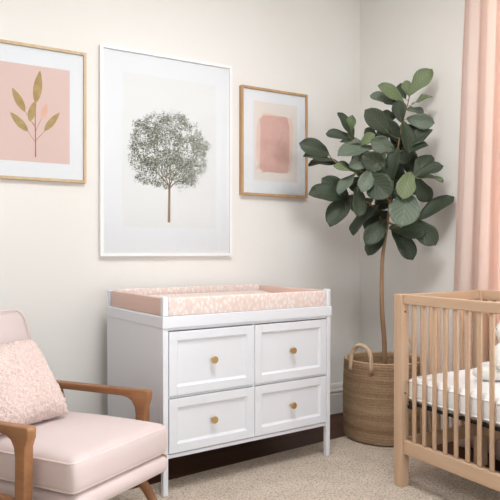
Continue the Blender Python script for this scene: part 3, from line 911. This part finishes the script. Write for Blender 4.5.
# upholstered deck below the cushion
bm = rbox(.325, SW-.002, .036, .034, 14)
bmesh.ops.rotate(bm, verts=bm.verts[:], matrix=Matrix.Rotation(radians(-2), 3, 'Y'), cent=(0, 0, 0))
bmesh.ops.translate(bm, verts=bm.verts[:], vec=(-.305, 0, .256))
new_obj('seat_base', bm, M['pink'], chair, smooth=True)
# backrest: leaning rounded slab
def leaned(bm, a, pivot):
    bmesh.ops.rotate(bm, verts=bm.verts[:], matrix=Matrix.Rotation(a, 3, 'Y'), cent=(0, 0, 0)); bmesh.ops.translate(bm, verts=bm.verts[:], vec=pivot)
LEAN = radians(-23)
bm = bmesh.new()
def back_outline():
    hw, h, r = SW-.018, .635, .055; pts = []
    pts += [(-hw+.01, 0), (hw-.01, 0)]
    for k in range(9): a = pi/2*k/8; pts.append((hw-r+cos(a)*r, h-r+sin(a)*r))
    for k in range(9): a = pi/2+pi/2*k/8; pts.append((-hw+r+cos(a)*r, h-r+sin(a)*r))
    return pts
extrude_poly(bm, back_outline(), lambda a, b, d: (d, a, b), -.09, 0, .028)
bmesh.ops.subdivide_edges(bm, edges=[e for e in bm.edges if e.calc_length() > .12], cuts=3)
leaned(bm, LEAN, (-.625, 0, .295))
back = new_obj('backrest', bm, M['pink'], chair, auto=60)
o2 = [(a*.985, b) for a, b in back_outline()][2:]
pts = [Matrix.Rotation(LEAN, 3, 'Y') @ Vector((-.006, a*1.0, b)) + Vector((-.625, 0, .295)) for a, b in [(SW-.024, .02)]+o2+[(-SW+.024, .02)]]
new_obj('piping', tube(bmesh.new(), pts, .004, 8), M['pink_pipe'], back, smooth=True)

# wooden arms: rail + front post in one shaped frame, plus rear support
AY0, AY1 = SW+.034, SW+.076
def arm_frame(s):
    arm = bmesh.new()
    prof = []
    zt = lambda x: .524+.020*(x+.78)/.66
    # outline in (x, z): armrest with a radius into the front post
    prof = [(-.80, zt(-.80)-.006), (-.795, zt(-.8)), (-.60, zt(-.6)), (-.40, zt(-.4)), (-.20, zt(-.2)), (-.118, zt(-.12)+.002), (-.110, zt(-.12)-.006), (-.112, .505), (-.126, .470), (-.130, .30), (-.132, .20)]
    prof += [(-.182, .20), (-.180, .30), (-.178, .430), (-.184, .465), (-.200, .490), (-.226, .503), (-.26, .507), (-.45, .502), (-.65, .496), (-.80, .492)]
    ya, yb = (AY0, AY1) if s > 0 else (-AY1, -AY0)
    extrude_poly(arm, prof, lambda a, b, d: (a-.030, d, b), ya, yb, .006)
    return arm
for s in (1, -1):
    a = new_obj('arm', arm_frame(s), M['oak_x'], chair, auto=40)
    ya, yb = (AY0, AY1) if s > 0 else (-AY1, -AY0)
    # side rail linking the arm to the seat base
    new_obj('side_rail', box(bmesh.new(), (-.66, ya if s > 0 else yb-.03, .232), (-.05, yb if s < 0 else ya+.03, .272), .008, 3), M['oak_x'], chair)
    # curved splayed legs
    for k, (xt, xbm) in enumerate(((-.07, .0), (-.58, -.70))):
        yl = s*(SW-.055)
        path = smooth_path([(xt-(.16 if k == 0 else -.16), yl, .212), (xt-(.07 if k == 0 else -.07), yl, .205), (xt-(.01 if k == 0 else -.01), yl+s*.002, .165), (xbm*.6+xt*.4, yl+s*.006, .09), (xbm, yl+s*.01, .0135+.005)], 6)
        n = len(path)
        rr = [.026-.010*(i/(n-1)) for i in range(n)]
        L = tube(bmesh.new(), path, rr, 12, flat=(1, .9))
        zmin = min(v.co.z for v in L.verts)
        for v in L.verts:
            if v.co.z < RT+.012: v.co.z = RT
        new_obj('leg', L, M['oak_z'], chair, smooth=True)
    # rear upright under the arm
    new_obj('rear_post', extrude_poly(bmesh.new(), [(-.735, .50), (-.695, .50), (-.615, .225), (-.65, .225)], lambda a, b, d: (a, d, b), ya+.006, yb-.006, .005), M['oak_z'], chair, auto=40)

# boucle pillow leaning on the backrest
pil = bmesh.new()
n = 90; hw = .194; idx = {}
grid = {}
for side in (1, -1):
    for i in range(n+1):
        for j in range(n+1):
            a, b = -1+2*i/n, -1+2*j/n
            edge = (i in (0, n)) or (j in (0, n))
            if edge and side == -1: grid[(side, i, j)] = grid[(1, i, j)]; continue
            pin = 1-.10*(abs(a)**2*(1-abs(b)**2)+abs(b)**2*(1-abs(a)**2))*1.0
            x = side*.092*((1-a**4)*(1-b**4))**.55
            p = Vector((x, a*hw*(1-.07*(1-a*a*1)*0-.05*(1-abs(b))), b*hw*(1-.05*(1-abs(a)))))
            q = p*1.0
            nd = noise.noise(q*70)*.0065+noise.noise(q*125+Vector((3, 1, 2)))*.005
            dirv = Vector((side*1.0*(1-max(abs(a), abs(b))**6)+.0, a*abs(a)**5, b*abs(b)**5)); dirv = dirv.normalized() if dirv.length > 1e-6 else Vector((side, 0, 0))
            p += dirv*nd
            grid[(side, i, j)] = pil.verts.new(p)
for side in (1, -1):
    for i in range(n):
        for j in range(n):
            q = [grid[(side, i, j)], grid[(side, i+1, j)], grid[(side, i+1, j+1)], grid[(side, i, j+1)]]
            if side < 0: q.reverse()
            pil.faces.new(q)
bmesh.ops.rotate(pil, verts=pil.verts[:], matrix=Matrix.Rotation(radians(-38), 3, 'Y'), cent=(0, 0, 0))
zmin = min(v.co.z for v in pil.verts)
pl = new_obj('throw_pillow', pil, M['boucle'], smooth=True)
PL = Vector((-.545, -.078, .606))
Rz = Matrix.Rotation(AROT, 3, 'Z')
pl.location = Vector((.789, 2.303, 0))+Rz @ PL; pl.rotation_euler = (0, 0, AROT)
tag(pl, 'fluffy pink boucle throw pillow leaning in the pink armchair', 'pillow')

# ------------------------------------------------------------------ light
world = bpy.data.worlds.new('sky'); scene.world = world; world.use_nodes = True
bg = world.node_tree.nodes['Background']; bg.inputs['Color'].default_value = srgb(236, 240, 246); bg.inputs['Strength'].default_value = 1.2
def area(name, loc, rot, sx, sy, power, colr):
    l = bpy.data.lights.new(name, 'AREA'); l.shape = 'RECTANGLE'; l.size = sx; l.size_y = sy; l.energy = power; l.color = colr[:3]
    o = bpy.data.objects.new(name, l); col.objects.link(o); o.location = loc; o.rotation_euler = rot
    return o
# daylight at the two windows (just outside the glass)
area('window_daylight', (WALL_X+.16, (W1[0]+W1[1])/2, (W1[2]+W1[3])/2), (0, radians(90), 0), W1[3]-W1[2], W1[1]-W1[0], 112, (.90, .965, 1))
area('rear_window_daylight', ((W2[0]+W2[1])/2, WALL_F-.16, (W2[2]+W2[3])/2), (radians(90), 0, 0), W2[1]-W2[0], W2[3]-W2[2], 31, (.90, .965, 1))
# unseen drum added at the ceiling for soft overhead fill
LX, LY = 1.25, 1.6
lamp = thing('added_ceiling_fill', 'wide round white drum added at the ceiling as overhead fill light', 'fill light', (LX, LY, CEIL))
new_obj('fill_rim', lathe(bmesh.new(), [(.02, -.002), (.56, -.002), (.56, -.11), (.545, -.11), (.545, -.012), (.02, -.012)], 64), M['trim'], lamp, auto=40)
_m = Mat('fill_glow', srgb(248, 246, 242), .4); _m.b.inputs['Emission Color'].default_value = (.97, .985, 1, 1); _m.b.inputs['Emission Strength'].default_value = 3
new_obj('fill_diffuser', lathe(bmesh.new(), [(.01, -.092), (.543, -.092), (.543, -.102), (.01, -.102)], 64), _m.m, lamp, auto=40)
_l = bpy.data.lights.new('ceiling_fill_light', 'AREA'); _l.shape = 'DISK'; _l.size = 1.05; _l.energy = 18; _l.color = (.97, .985, 1)  # broad fill light under the added drum
_o = bpy.data.objects.new('ceiling_fill_light', _l); col.objects.link(_o); _o.location = (LX, LY, CEIL-.114)

vs = scene.view_settings
vs.view_transform = 'Standard'; vs.look = 'None'; vs.gamma = 1; vs.use_curve_mapping = False
vs.exposure = 0.91
